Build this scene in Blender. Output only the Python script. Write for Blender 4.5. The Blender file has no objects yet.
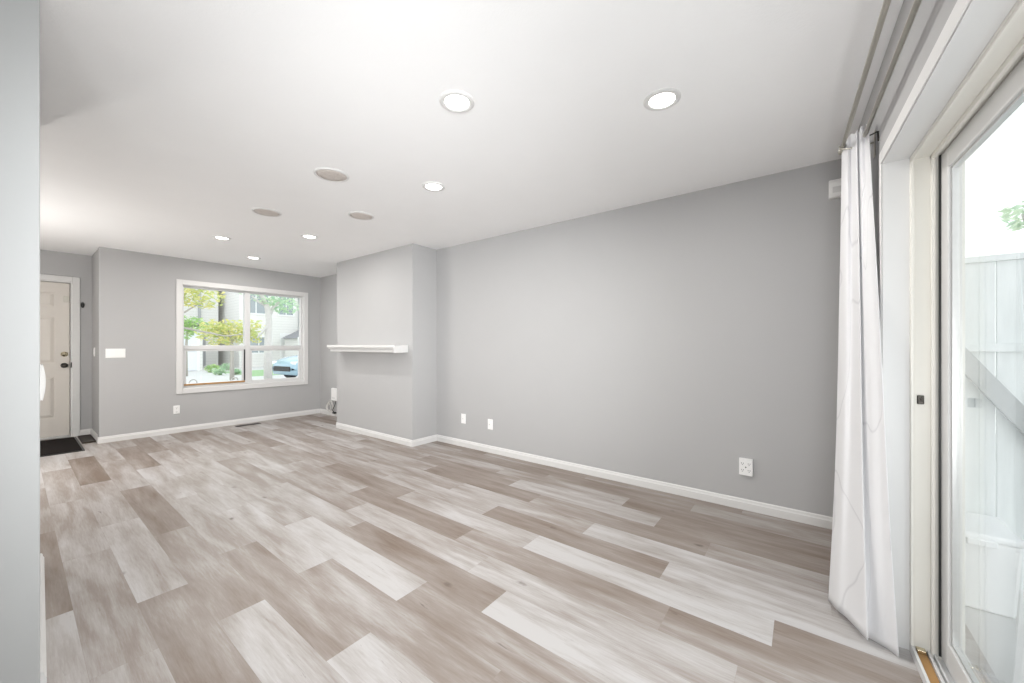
import bpy, bmesh, math, random
from mathutils import Vector, Matrix

scene = bpy.context.scene
random.seed(7)
PI = math.pi

# ------------------------------------------------------------------ camera, sky, exposure
W_PX, H_PX = 1024, 683
F_PX, HORIZON, EYE = 382.1, 345.5, 1.215          # focal length in pixels, horizon row, eye height
YAW = math.radians(52.6)
cd = bpy.data.cameras.new('camera')
cd.sensor_fit = 'HORIZONTAL'; cd.sensor_width = 36.0
cd.lens = F_PX / W_PX * 36.0
cd.shift_y = (HORIZON - H_PX / 2) / W_PX
cd.clip_start = 0.02; cd.clip_end = 300
cam = bpy.data.objects.new('camera', cd)
scene.collection.objects.link(cam)
cam.location = (0, 0, EYE)
cam.rotation_euler = (PI / 2, 0, -YAW)
scene.camera = cam

scene.view_settings.view_transform = 'Standard'
scene.view_settings.look = 'None'
scene.view_settings.exposure = 0.2
scene.view_settings.gamma = 1.0
scene.view_settings.use_curve_mapping = False
scene.cycles.max_bounces = 10
scene.cycles.diffuse_bounces = 6
scene.cycles.glossy_bounces = 4
scene.cycles.transparent_max_bounces = 12
scene.cycles.sample_clamp_indirect = 6.0
scene.cycles.caustics_reflective = False
scene.cycles.caustics_refractive = False
scene.cycles.use_denoising = True

SKY = 1.8
world = bpy.data.worlds.new('sky'); scene.world = world
world.use_nodes = True
wn, wl = world.node_tree.nodes, world.node_tree.links
wn.clear()
w_out = wn.new('ShaderNodeOutputWorld'); w_bg = wn.new('ShaderNodeBackground')
w_tc = wn.new('ShaderNodeTexCoord'); w_sep = wn.new('ShaderNodeSeparateXYZ')
w_rmp = wn.new('ShaderNodeValToRGB')
w_rmp.color_ramp.elements[0].position = 0.0; w_rmp.color_ramp.elements[0].color = (1.0, 1.0, 1.0, 1)
w_rmp.color_ramp.elements[1].position = 1.0; w_rmp.color_ramp.elements[1].color = (0.86, 0.93, 1.0, 1)
wl.new(w_tc.outputs['Generated'], w_sep.inputs[0]); wl.new(w_sep.outputs[2], w_rmp.inputs[0])
wl.new(w_rmp.outputs[0], w_bg.inputs['Color']); w_bg.inputs['Strength'].default_value = SKY
wl.new(w_bg.outputs[0], w_out.inputs[0])

def area_lamp(name, loc, rot, size, power, color=(1, 1, 1), shape='SQUARE', size_y=None):
    ld = bpy.data.lights.new(name, 'AREA'); ld.energy = power; ld.size = size; ld.shape = shape
    if size_y: ld.size_y = size_y
    ld.color = color
    o = bpy.data.objects.new(name, ld); scene.collection.objects.link(o)
    o.location = loc; o.rotation_euler = rot
    return o

def point_fill(name, loc, radius, power, color=(1, 1, 1)):
    ld = bpy.data.lights.new(name, 'POINT'); ld.energy = power; ld.shadow_soft_size = radius; ld.color = color
    o = bpy.data.objects.new(name, ld); scene.collection.objects.link(o); o.location = loc
    return o

# unseen soft fill lights added behind the camera, aimed down the room
fl = area_lamp('soft_fill', (-0.35, -0.22, 1.45), (math.radians(88), 0, math.radians(-40)), 0.9, 31, (0.97, 0.985, 1.0))
fl.data.spread = math.radians(72)
area_lamp('soft_fill', (0.15, -0.25, 0.85), (math.radians(106), 0, math.radians(-46)), 0.7, 36, (0.97, 0.985, 1.0))
# point fills added out of view: kitchen side, and behind the near wall
point_fill('kitchen_side_fill', (-1.6, 0.9, 1.4), 0.15, 14, (1.0, 0.98, 0.95))
point_fill('hall_fill', (-0.6, 5.6, 1.2), 0.15, 58, (1.0, 0.97, 0.93))

# ------------------------------------------------------------------ helpers
COL = scene.collection

def link(o, parent=None):
    COL.objects.link(o)
    if parent is not None: o.parent = parent
    return o

def tag(o, label=None, cat=None, group=None, kind=None):
    if label: o['label'] = label
    if cat: o['category'] = cat
    if group: o['group'] = group
    if kind: o['kind'] = kind
    return o

def thing(name, label, cat, loc=(0, 0, 0), rz=0.0, group=None, kind=None):
    o = bpy.data.objects.new(name, None)
    o.empty_display_size = 0.1
    link(o); o.location = loc; o.rotation_euler = (0, 0, rz)
    return tag(o, label, cat, group, kind)

class MB:
    """collects shapes into one mesh"""
    def __init__(self): self.bm = bmesh.new()
    def box(self, x0, x1, y0, y1, z0, z1):
        x0, x1 = sorted((x0, x1)); y0, y1 = sorted((y0, y1)); z0, z1 = sorted((z0, z1))
        v = [self.bm.verts.new(p) for p in ((x0,y0,z0),(x1,y0,z0),(x1,y1,z0),(x0,y1,z0),(x0,y0,z1),(x1,y0,z1),(x1,y1,z1),(x0,y1,z1))]
        for f in ((3,2,1,0),(4,5,6,7),(0,1,5,4),(1,2,6,5),(2,3,7,6),(3,0,4,7)): self.bm.faces.new([v[i] for i in f])
        return self
    def obox(self, c, size, rot):
        """box turned by a rotation matrix"""
        hx, hy, hz = (s / 2 for s in size)
        v = [self.bm.verts.new(Vector(c) + rot @ Vector(p)) for p in ((-hx,-hy,-hz),(hx,-hy,-hz),(hx,hy,-hz),(-hx,hy,-hz),(-hx,-hy,hz),(hx,-hy,hz),(hx,hy,hz),(-hx,hy,hz))]
        for f in ((3,2,1,0),(4,5,6,7),(0,1,5,4),(1,2,6,5),(2,3,7,6),(3,0,4,7)): self.bm.faces.new([v[i] for i in f])
        return self
    def prism(self, poly, axis, a, b):
        """poly of 2-D points extruded along axis 'x', 'y' or 'z' from a to b"""
        def P(p, t):
            if axis == 'z': return (p[0], p[1], t)
            if axis == 'x': return (t, p[0], p[1])
            return (p[0], t, p[1])
        lo = [self.bm.verts.new(P(p, a)) for p in poly]; hi = [self.bm.verts.new(P(p, b)) for p in poly]
        n = len(poly)
        self.bm.faces.new(lo[::-1]); self.bm.faces.new(hi)
        for i in range(n):
            j = (i + 1) % n
            self.bm.faces.new((lo[i], lo[j], hi[j], hi[i]))
        return self
    def tube(self, pts, r, seg=12, caps=True, close=False):
        pts = [Vector(p) for p in pts]; n = len(pts); rings = []
        nrm = None
        for i, p in enumerate(pts):
            if close: d = pts[(i + 1) % n] - pts[i - 1]
            else: d = (pts[min(i + 1, n - 1)] - pts[max(i - 1, 0)])
            d.normalize()
            if nrm is None:
                nrm = d.orthogonal().normalized()
            else:
                nrm = (nrm - d * nrm.dot(d)).normalized()
            bi = d.cross(nrm)
            rr = r[i] if isinstance(r, (list, tuple)) else r
            rings.append([self.bm.verts.new(p + (nrm * math.cos(2*PI*k/seg) + bi * math.sin(2*PI*k/seg)) * rr) for k in range(seg)])
        m = n if close else n - 1
        for i in range(m):
            a, b = rings[i], rings[(i + 1) % n]
            for k in range(seg):
                self.bm.faces.new((a[k], a[(k+1) % seg], b[(k+1) % seg], b[k]))
        if caps and not close:
            self.bm.faces.new(rings[0][::-1]); self.bm.faces.new(rings[-1])
        return self
    def lathe(self, prof, seg=32, mat=None):
        """profile of (radius, height) about z, moved by mat"""
        mat = mat or Matrix.Identity(4); rings = []
        for r, h in prof:
            if r < 1e-6: rings.append([self.bm.verts.new(mat @ Vector((0, 0, h)))])
            else: rings.append([self.bm.verts.new(mat @ Vector((r*math.cos(2*PI*k/seg), r*math.sin(2*PI*k/seg), h))) for k in range(seg)])
        for a, b in zip(rings, rings[1:]):
            for k in range(seg):
                k2 = (k + 1) % seg
                if len(a) == 1 and len(b) == 1: continue
                if len(a) == 1: self.bm.faces.new((a[0], b[k2], b[k]))
                elif len(b) == 1: self.bm.faces.new((a[k], a[k2], b[0]))
                else: self.bm.faces.new((a[k], a[k2], b[k2], b[k]))
        return self
    def grid(self, rows):
        vs = [[self.bm.verts.new(p) for p in row] for row in rows]
        for a, b in zip(vs, vs[1:]):
            for i in range(len(a) - 1): self.bm.faces.new((a[i], a[i+1], b[i+1], b[i]))
        return self
    def build(self, name, mat, parent=None, bevel=0.0, smooth=False, recalc=True):
        if recalc: bmesh.ops.recalc_face_normals(self.bm, faces=self.bm.faces)
        me = bpy.data.meshes.new(name); self.bm.to_mesh(me); self.bm.free()
        if mat is not None: me.materials.append(mat)
        o = bpy.data.objects.new(name, me); link(o, parent)
        if smooth:
            for p in me.polygons: p.use_smooth = True
        if bevel:
            m = o.modifiers.new('edge', 'BEVEL'); m.width = bevel; m.segments = 2; m.limit_method = 'ANGLE'; m.angle_limit = math.radians(40)
            m.use_clamp_overlap = True
        return o

def structure(name, mb, mat, label, cat, bevel=0.0):
    return tag(mb.build(name, mat, None, bevel), label, cat, None, 'structure')

def frame_boxes(mb, x0, x1, z0, z1, w, y0, y1, wb=None):
    """a rectangular picture frame in the xz plane; w wide, from y0 to y1"""
    wb = w if wb is None else wb
    mb.box(x0, x0 + w, y0, y1, z0, z1); mb.box(x1 - w, x1, y0, y1, z0, z1)
    mb.box(x0 + w, x1 - w, y0, y1, z1 - w, z1)
    if wb > 0: mb.box(x0 + w, x1 - w, y0, y1, z0, z0 + wb)
    return mb

# pixel of the photograph -> place in the room (used only to read off positions)
SN, CS = math.sin(YAW), math.cos(YAW)
def ray(u, v):
    r = (u - 512) / F_PX
    return Vector((SN + r * CS, CS - r * SN, (HORIZON - v) / F_PX))
def on_z(u, v, z):
    d = ray(u, v); t = (z - EYE) / d.z
    return Vector((d.x * t, d.y * t, z))
def on_y(u, v, y):
    d = ray(u, v); t = y / d.y
    return Vector((d.x * t, y, EYE + d.z * t))
def on_x(u, v, x):
    d = ray(u, v); t = x / d.x
    return Vector((x, d.y * t, EYE + d.z * t))

# ------------------------------------------------------------------ materials
def srgb(r, g, b):
    f = lambda c: (c / 255 / 12.92) if c / 255 <= 0.04045 else ((c / 255 + 0.055) / 1.055) ** 2.4
    return (f(r), f(g), f(b), 1.0)

def new_mat(name):
    m = bpy.data.materials.new(name); m.use_nodes = True
    return m, m.node_tree.nodes, m.node_tree.links, m.node_tree.nodes['Principled BSDF']

def paint(name, col, rough=0.6, var=0.03, scale=9.0, bump=0.0, bump_scale=180.0, metal=0.0, spec=0.5, coat=0.0):
    """plain coat with a slight mottling and an optional fine bump"""
    m, n, l, p = new_mat(name)
    tc = n.new('ShaderNodeTexCoord'); nz = n.new('ShaderNodeTexNoise')
    nz.inputs['Scale'].default_value = scale; nz.inputs['Detail'].default_value = 4
    l.new(tc.outputs['Object'], nz.inputs['Vector'])
    mx = n.new('ShaderNodeMixRGB'); mx.blend_type = 'MIX'
    mx.inputs[1].default_value = tuple(c * (1 - var) for c in col[:3]) + (1,)
    mx.inputs[2].default_value = tuple(min(1, c * (1 + var)) for c in col[:3]) + (1,)
    l.new(nz.outputs['Fac'], mx.inputs[0]); l.new(mx.outputs[0], p.inputs['Base Color'])
    p.inputs['Roughness'].default_value = rough; p.inputs['Metallic'].default_value = metal
    p.inputs['Specular IOR Level'].default_value = spec; p.inputs['Coat Weight'].default_value = coat
    if bump:
        b = n.new('ShaderNodeBump'); b.inputs['Strength'].default_value = bump; b.inputs['Distance'].default_value = 0.002
        nb = n.new('ShaderNodeTexNoise'); nb.inputs['Scale'].default_value = bump_scale; nb.inputs['Detail'].default_value = 3
        l.new(tc.outputs['Object'], nb.inputs['Vector']); l.new(nb.outputs['Fac'], b.inputs['Height']); l.new(b.outputs[0], p.inputs['Normal'])
    return m

M = {}
M['wall'] = paint('grey_wall_paint', (0.445, 0.443, 0.443), 0.75, 0.015, 3.0, 0.12, 160, spec=0.25)
M['white_wall'] = paint('white_wall_paint', (0.435, 0.445, 0.445), 0.75, 0.01, 3.0, 0.12, 160, spec=0.25)
M['ceiling'] = paint('ceiling_paint', (0.90, 0.90, 0.90), 0.9, 0.015, 4.0, 0.35, 90, spec=0.1)
M['trim'] = paint('white_trim_paint', (0.69, 0.685, 0.675), 0.4, 0.01, 5.0)
M['vinyl'] = paint('white_vinyl', (0.67, 0.67, 0.665), 0.35, 0.012, 6.0)
M['cream'] = paint('cream_vinyl', (0.74, 0.725, 0.675), 0.38, 0.015, 6.0)
M['door'] = paint('door_paint', (0.66, 0.62, 0.57), 0.45, 0.015, 5.0)
M['plastic'] = paint('white_plastic', (0.87, 0.87, 0.86), 0.35, 0.01, 20.0)
M['socket'] = paint('socket_slots', (0.10, 0.10, 0.10), 0.6, 0.05)
M['dark_metal'] = paint('dark_bronze_metal', (0.05, 0.045, 0.04), 0.35, 0.1, 30, metal=0.8)
M['nickel'] = paint('brushed_nickel', (0.58, 0.555, 0.49), 0.33, 0.08, 60, metal=0.85)
M['steel'] = paint('aluminium', (0.62, 0.62, 0.61), 0.35, 0.05, 50, metal=0.8)
M['brass'] = paint('aged_brass', (0.72, 0.64, 0.46), 0.25, 0.1, 60, metal=1.0)
M['mat_rubber'] = paint('black_mat_pile', (0.018, 0.015, 0.014), 0.95, 0.3, 60, 0.8, 260, spec=0.1)
M['register'] = paint('brown_register_metal', (0.045, 0.035, 0.028), 0.5, 0.1, 40, metal=0.3)
M['cable'] = paint('grey_cable', (0.62, 0.61, 0.58), 0.5, 0.05, 30)
M['cable_dark'] = paint('black_cable', (0.03, 0.03, 0.03), 0.5, 0.05, 30)
M['black'] = paint('black_plastic', (0.02, 0.02, 0.02), 0.4, 0.1, 30)
M['grille'] = None
M['wood_strip'] = paint('oiled_wood_strip', (0.42, 0.235, 0.085), 0.5, 0.25, 14)

def glass_mat(name, tint=(0.97, 0.985, 0.98), gloss=1.0):
    """thin pane: clear transmission with a Fresnel mirror on top"""
    m = bpy.data.materials.new(name); m.use_nodes = True
    n, l = m.node_tree.nodes, m.node_tree.links; n.clear()
    out = n.new('ShaderNodeOutputMaterial'); mix = n.new('ShaderNodeMixShader')
    tr = n.new('ShaderNodeBsdfTransparent'); tr.inputs[0].default_value = tint + (1,)
    gl = n.new('ShaderNodeBsdfGlossy'); gl.inputs['Roughness'].default_value = 0.0
    gl.inputs['Color'].default_value = (gloss, gloss, gloss, 1)
    fr = n.new('ShaderNodeFresnel')
    ge = n.new('ShaderNodeNewGeometry'); ir = n.new('ShaderNodeMapRange')     # same air-to-glass index from either face
    ir.inputs['To Min'].default_value = 1.45; ir.inputs['To Max'].default_value = 1 / 1.45
    l.new(ge.outputs['Backfacing'], ir.inputs['Value']); l.new(ir.outputs[0], fr.inputs['IOR'])
    tc = n.new('ShaderNodeTexCoord'); nz = n.new('ShaderNodeTexNoise'); nz.inputs['Scale'].default_value = 2.5
    bp = n.new('ShaderNodeBump'); bp.inputs['Strength'].default_value = 0.01
    l.new(tc.outputs['Object'], nz.inputs['Vector']); l.new(nz.outputs['Fac'], bp.inputs['Height'])
    l.new(bp.outputs[0], gl.inputs['Normal'])
    l.new(fr.outputs[0], mix.inputs[0]); l.new(tr.outputs[0], mix.inputs[1]); l.new(gl.outputs[0], mix.inputs[2])
    l.new(mix.outputs[0], out.inputs[0])
    return m
M['glass'] = glass_mat('window_glass')

def emissive(name, col, strength):
    m, n, l, p = new_mat(name)
    tc = n.new('ShaderNodeTexCoord'); nz = n.new('ShaderNodeTexNoise'); nz.inputs['Scale'].default_value = 60
    mx = n.new('ShaderNodeMixRGB'); mx.inputs[1].default_value = col; mx.inputs[2].default_value = tuple(c * .97 for c in col[:3]) + (1,)
    l.new(tc.outputs['Object'], nz.inputs['Vector']); l.new(nz.outputs['Fac'], mx.inputs[0])
    l.new(mx.outputs[0], p.inputs['Emission Color']); p.inputs['Base Color'].default_value = (.9, .9, .9, 1)
    p.inputs['Emission Strength'].default_value = strength
    return m
M['diffuser'] = emissive('lit_diffuser', (1.0, 0.97, 0.92, 1), 9.0)

def grille_mat():
    m, n, l, p = new_mat('perforated_grille')
    tc = n.new('ShaderNodeTexCoord'); vo = n.new('ShaderNodeTexVoronoi'); vo.inputs['Scale'].default_value = 220
    rp = n.new('ShaderNodeValToRGB')
    rp.color_ramp.elements[0].position = 0.25; rp.color_ramp.elements[0].color = (0.34, 0.30, 0.27, 1)
    rp.color_ramp.elements[1].position = 0.5; rp.color_ramp.elements[1].color = (0.66, 0.61, 0.57, 1)
    l.new(tc.outputs['Object'], vo.inputs['Vector']); l.new(vo.outputs['Distance'], rp.inputs[0]); l.new(rp.outputs[0], p.inputs['Base Color'])
    p.inputs['Roughness'].default_value = 0.6
    return m
M['grille'] = grille_mat()

def plank_mat():
    """vinyl plank: tone and offset per plank come from face attributes, grain and knots from noise"""
    m, n, l, p = new_mat('vinyl_plank')
    at = n.new('ShaderNodeAttribute'); at.attribute_name = 'tone'
    sd = n.new('ShaderNodeAttribute'); sd.attribute_name = 'offset'
    tc = n.new('ShaderNodeTexCoord')
    comb = n.new('ShaderNodeCombineXYZ')
    for i in range(3): l.new(sd.outputs['Fac'], comb.inputs[i])
    add = n.new('ShaderNodeVectorMath'); add.operation = 'ADD'
    l.new(tc.outputs['Object'], add.inputs[0]); l.new(comb.outputs[0], add.inputs[1])
    def noise(sx, sy, scale, detail=3, rough=0.5, dist=0.0):
        mp = n.new('ShaderNodeMapping'); mp.inputs['Scale'].default_value = (sx, sy, 1)
        nz = n.new('ShaderNodeTexNoise'); nz.inputs['Scale'].default_value = scale; nz.inputs['Detail'].default_value = detail
        nz.inputs['Roughness'].default_value = rough; nz.inputs['Distortion'].default_value = dist
        l.new(add.outputs[0], mp.inputs[0]); l.new(mp.outputs[0], nz.inputs['Vector'])
        return nz.outputs['Fac']
    def math_node(op, a, b=None, clamp=False):
        k = n.new('ShaderNodeMath'); k.operation = op; k.use_clamp = clamp
        for i, x in enumerate((a, b)):
            if x is None: continue
            if isinstance(x, (int, float)): k.inputs[i].default_value = x
            else: l.new(x, k.inputs[i])
        return k.outputs[0]
    band = noise(1.0, 0.13, 13.0, 2, 0.4, 0.6)        # broad streaks along the plank
    cloud = noise(1.0, 0.2, 6.5, 3, 0.5, 0.6)
    grain = noise(1.0, 0.07, 120.0, 4, 0.7)          # fine grain
    t = math_node('ADD', math_node('ADD', math_node('MULTIPLY', at.outputs['Fac'], 0.8), 0.08), math_node('MULTIPLY', math_node('SUBTRACT', band, 0.5), 0.95))
    t = math_node('ADD', t, math_node('MULTIPLY', math_node('SUBTRACT', cloud, 0.5), 0.55))
    t = math_node('ADD', t, math_node('MULTIPLY', math_node('SUBTRACT', grain, 0.5), 0.6))
    rp = n.new('ShaderNodeValToRGB'); e = rp.color_ramp.elements
    e[0].position = 0.0; e[0].color = PLANK_LIGHT
    e[1].position = 1.0; e[1].color = PLANK_DARK
    k = e.new(0.5); k.color = PLANK_MID
    l.new(t, rp.inputs[0])
    # knots: small dark spots drawn out along the grain
    mp = n.new('ShaderNodeMapping'); mp.inputs['Scale'].default_value = (1.0, 0.55, 1)
    l.new(add.outputs[0], mp.inputs[0])
    vo = n.new('ShaderNodeTexVoronoi'); vo.inputs['Scale'].default_value = 4.4; vo.inputs['Randomness'].default_value = 1.0
    l.new(mp.outputs[0], vo.inputs['Vector'])
    wob = noise(1, 1, 30, 2)
    kd = math_node('ADD', vo.outputs['Distance'], math_node('MULTIPLY', math_node('SUBTRACT', wob, 0.5), 0.10))
    kr = n.new('ShaderNodeMapRange'); kr.inputs['From Min'].default_value = 0.015; kr.inputs['From Max'].default_value = 0.085
    kr.inputs['To Min'].default_value = 0.8; kr.inputs['To Max'].default_value = 0.0
    l.new(kd, kr.inputs['Value'])
    # fine cracks
    ck = noise(1.0, 0.12, 26.0, 4, 0.7, 1.2)
    ckr = n.new('ShaderNodeMapRange'); ckr.inputs['From Min'].default_value = 0.335; ckr.inputs['From Max'].default_value = 0.26
    ckr.inputs['To Min'].default_value = 0.0; ckr.inputs['To Max'].default_value = 0.55
    l.new(ck, ckr.inputs['Value'])
    dk = math_node('MAXIMUM', kr.outputs[0], ckr.outputs[0])
    mx = n.new('ShaderNodeMixRGB'); mx.inputs[2].default_value = (0.10, 0.075, 0.06, 1)
    l.new(dk, mx.inputs[0]); l.new(rp.outputs[0], mx.inputs[1])
    l.new(mx.outputs[0], p.inputs['Base Color'])
    p.inputs['Roughness'].default_value = 0.42; p.inputs['Specular IOR Level'].default_value = 0.4
    b = n.new('ShaderNodeBump'); b.inputs['Strength'].default_value = 0.12; b.inputs['Distance'].default_value = 0.001
    l.new(grain, b.inputs['Height']); l.new(b.outputs[0], p.inputs['Normal'])
    return m
PLANK_LIGHT = (0.50, 0.485, 0.478, 1)
PLANK_MID = (0.30, 0.26, 0.233, 1)
PLANK_DARK = (0.18, 0.133, 0.102, 1)
M['plank'] = plank_mat()
M['subfloor'] = paint('plank_joint', (0.30, 0.25, 0.21), 0.8, 0.05)

def curtain_mat():
    """white cloth, slightly see-through to light, with thin grey marbled veins"""
    m, n, l, p = new_mat('veined_white_cloth')
    out = [x for x in n if x.type == 'OUTPUT_MATERIAL'][0]
    uv = n.new('ShaderNodeAttribute'); uv.attribute_name = 'cloth'
    nz = n.new('ShaderNodeTexNoise'); nz.inputs['Scale'].default_value = 1.5; nz.inputs['Detail'].default_value = 1.5; nz.inputs['Distortion'].default_value = 0.15
    l.new(uv.outputs['Vector'], nz.inputs['Vector'])
    s = n.new('ShaderNodeMath'); s.operation = 'SUBTRACT'; s.inputs[1].default_value = 0.5; l.new(nz.outputs['Fac'], s.inputs[0])
    a = n.new('ShaderNodeMath'); a.operation = 'ABSOLUTE'; l.new(s.outputs[0], a.inputs[0])
    r = n.new('ShaderNodeMapRange'); r.inputs['From Min'].default_value = 0.0; r.inputs['From Max'].default_value = 0.007
    r.inputs['To Min'].default_value = 0.3; r.inputs['To Max'].default_value = 0.0; l.new(a.outputs[0], r.inputs['Value'])
    mx = n.new('ShaderNodeMixRGB'); mx.inputs[1].default_value = (0.86, 0.86, 0.87, 1); mx.inputs[2].default_value = (0.45, 0.45, 0.47, 1)
    l.new(r.outputs[0], mx.inputs[0]); l.new(mx.outputs[0], p.inputs['Base Color'])
    p.inputs['Roughness'].default_value = 0.9; p.inputs['Specular IOR Level'].default_value = 0.1
    tl = n.new('ShaderNodeBsdfTranslucent'); l.new(mx.outputs[0], tl.inputs[0])
    ms = n.new('ShaderNodeMixShader'); ms.inputs[0].default_value = 0.25
    l.new(p.outputs[0], ms.inputs[1]); l.new(tl.outputs[0], ms.inputs[2]); l.new(ms.outputs[0], out.inputs[0])
    return m
M['curtain'] = curtain_mat()

# ------------------------------------------------------------------ the room shell
CEIL = 2.44
XR, XALC = 3.30, 3.38            # long wall, and the alcove beyond the chimney breast
YB, YE = 6.94, 7.75              # window wall, entry door wall
PATIO = (1.918, -0.281, 0.0)     # a point of the patio wall's inner face
PRZ = math.atan(0.0374)          # the patio wall is a little out of square

# floor: one mesh of planks lying along the room
PW, PL = 0.188, 1.24
ROWS = {  # row: (a joint, {plank index from that joint: tone})
    -11: (3.907, {-1: .80, 0: .45}), -10: (3.30, {-1: .40, 0: .30, 1: .35}),
    -9: (2.495, {-1: .62, 0: .22, 1: .35, 2: .92, -2: .4}), -8: (2.05, {-1: .16, 0: .50, 1: .78, 2: .35}),
    -7: (1.46, {-1: .10, 0: .62, 1: .30, 2: .22, 3: .75}), -6: (0.90, {-1: .40, 0: .50, 1: .22, 2: .30, 3: .28, 4: .8}),
    -5: (1.54, {-1: .58, 0: .06, 1: .35, 2: .30, 3: .5}), -4: (1.17, {-1: .06, 0: .66, 1: .28, 2: .55, 3: .3}),
    -3: (0.20, {-1: .20, 0: .22, 1: .20, 2: .45, 3: .30}), -2: (0.496, {-1: .60, 0: .58, 1: .74, 2: .30, 3: .6}),
    -1: (0.104, {-1: .62, 0: .06, 1: .22, 2: .78, 3: .45}), 0: (0.60, {-1: .10, 0: .72, 1: .30, 2: .40, 3: .35}),
    1: (-0.10, {-1: .30, 0: .12, 1: .30, 2: .42, 3: .5}), 2: (2.937, {-3: .40, -2: .52, -1: .78, 0: .45}),
    3: (0.80, {-1: .72, 0: .16, 1: .70, 2: .5}), 4: (1.10, {-1: .78, 0: .35, 1: .42, 2: .5}),
    5: (0.665, {-1: .48, 0: .72, 1: .70, 2: .5}), 6: (1.6, {-1: .55, 0: .6}),
}
def build_floor():
    bm = bmesh.new()
    tone = bm.faces.layers.float.new('tone'); off = bm.faces.layers.float.new('offset')
    gap = 0.0003
    x_lo, x_hi, y_lo, y_hi = -2.6, XALC, -0.56, YE
    rnd = random.Random(3)
    k0 = math.floor((x_lo - 2.05) / PW); k1 = math.ceil((x_hi - 2.05) / PW)
    for k in range(k0, k1):
        xa, xb = max(x_lo, 2.05 + PW * k), min(x_hi, 2.05 + PW * (k + 1))
        joint, tones = ROWS.get(k, (rnd.uniform(0, PL), {}))
        i0 = math.floor((y_lo - joint) / PL)
        for i in range(i0, i0 + 9):
            ya, yb = joint + PL * i, joint + PL * (i + 1)
            ya, yb = max(y_lo, ya), min(y_hi, yb)
            if yb - ya < 0.02: continue
            t = tones.get(i, rnd.choice((.15, .3, .45, .6, .75)))
            pts = ((xa + gap, ya + gap), (xb - gap, ya + gap), (xb - gap, yb - gap), (xa + gap, yb - gap))
            f = bm.faces.new([bm.verts.new((x, y, 0.0)) for x, y in pts])
            f[tone] = t; f[off] = rnd.uniform(0, 90)
    n = len(bm.faces)
    # the slab below the planks
    v = [bm.verts.new(p) for p in ((x_lo,y_lo,-0.0012),(x_hi,y_lo,-0.0012),(x_hi,y_hi,-0.0012),(x_lo,y_hi,-0.0012),(x_lo,y_lo,-0.09),(x_hi,y_lo,-0.09),(x_hi,y_hi,-0.09),(x_lo,y_hi,-0.09))]
    for f in ((0,1,2,3),(7,6,5,4),(0,4,5,1),(1,5,6,2),(2,6,7,3),(3,7,4,0)):
        q = bm.faces.new([v[i] for i in f]); q.material_index = 1
    me = bpy.data.meshes.new('floor'); bm.to_mesh(me); bm.free()
    me.materials.append(M['plank']); me.materials.append(M['subfloor'])
    o = bpy.data.objects.new('floor', me); link(o)
    return tag(o, 'floor of pale and grey-brown wood-look planks running the length of the room', 'floor', None, 'structure')
build_floor()

structure('ceiling', MB().box(-2.75, 3.6, -0.62, 7.95, CEIL, CEIL + 0.12), M['ceiling'], 'flat white ceiling with recessed lights and round speakers', 'ceiling')

structure('wall_right', MB().prism([(XR, -0.50), (3.55, -0.50), (3.55, 7.09), (XALC, 7.09), (XALC, 5.0), (XR, 5.0)], 'z', -0.09, CEIL), M['wall'],
          'long plain grey wall on the far side of the room', 'wall')
structure('wall_chimney', MB().box(2.92, XALC, 3.735, 5.50, 0, CEIL), M['wall'], 'grey chimney breast standing out from the long wall behind the white shelf', 'wall')

# window wall with its opening; window trim measures 1.383..3.16 by 0.537..2.14
WX0, WX1, WZ0, WZ1 = 1.445, 3.10, 0.60, 2.078
mb = MB()
mb.box(0.655, WX0, YB, YB + 0.15, -0.09, CEIL); mb.box(WX1, 3.55, YB, YB + 0.15, -0.09, CEIL)
mb.box(WX0, WX1, YB, YB + 0.15, -0.09, WZ0); mb.box(WX0, WX1, YB, YB + 0.15, WZ1, CEIL)
structure('wall_back', mb, M['wall'], 'grey end wall around the front window', 'wall')
structure('wall_entry_side', MB().box(0.662, 0.80, YB + 0.15, YE, -0.09, CEIL), M['wall'], 'short grey return wall beside the entry door nook', 'wall')
DX0, DX1, DZ1 = -0.43, 0.487, 2.06
mb = MB()
mb.box(-1.15, DX0, YE, YE + 0.15, -0.09, CEIL); mb.box(DX1, 0.80, YE, YE + 0.15, -0.09, CEIL); mb.box(DX0, DX1, YE, YE + 0.15, DZ1, CEIL)
structure('wall_entry', mb, M['wall'], 'grey wall around the entry door', 'wall')
structure('wall_left', MB().box(-1.15, -1.0, 3.4, YE, -0.09, CEIL), M['wall'], 'grey side wall of the entry passage', 'wall')
structure('wall_partition', MB().prism([(-2.6, 2.10), (0.0585, 2.10), (0.0925, 3.32), (0.0925, 3.4), (-2.6, 3.4)], 'z', 0, CEIL), M['white_wall'], 'near white wall end at the edge of the view', 'wall', 0.004)
structure('wall_kitchen', MB().box(-2.75, -2.6, -0.62, 3.4, -0.09, CEIL), M['white_wall'], 'white end wall behind the camera position', 'wall')

# patio wall, built in its own frame: x along the wall, +y into the room
OX0, OX1, OZ1 = -1.60, 0.257, 1.965
mb = MB()
mb.box(-4.62, OX0, -0.16, 0, -0.09, CEIL); mb.box(OX1, 1.383, -0.16, 0, -0.09, CEIL); mb.box(OX0, OX1, -0.16, 0, OZ1, CEIL)
o = structure('wall_front', mb, M['wall'], 'grey wall around the sliding patio door', 'wall')
o.location = PATIO; o.rotation_euler = (0, 0, PRZ)

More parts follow.
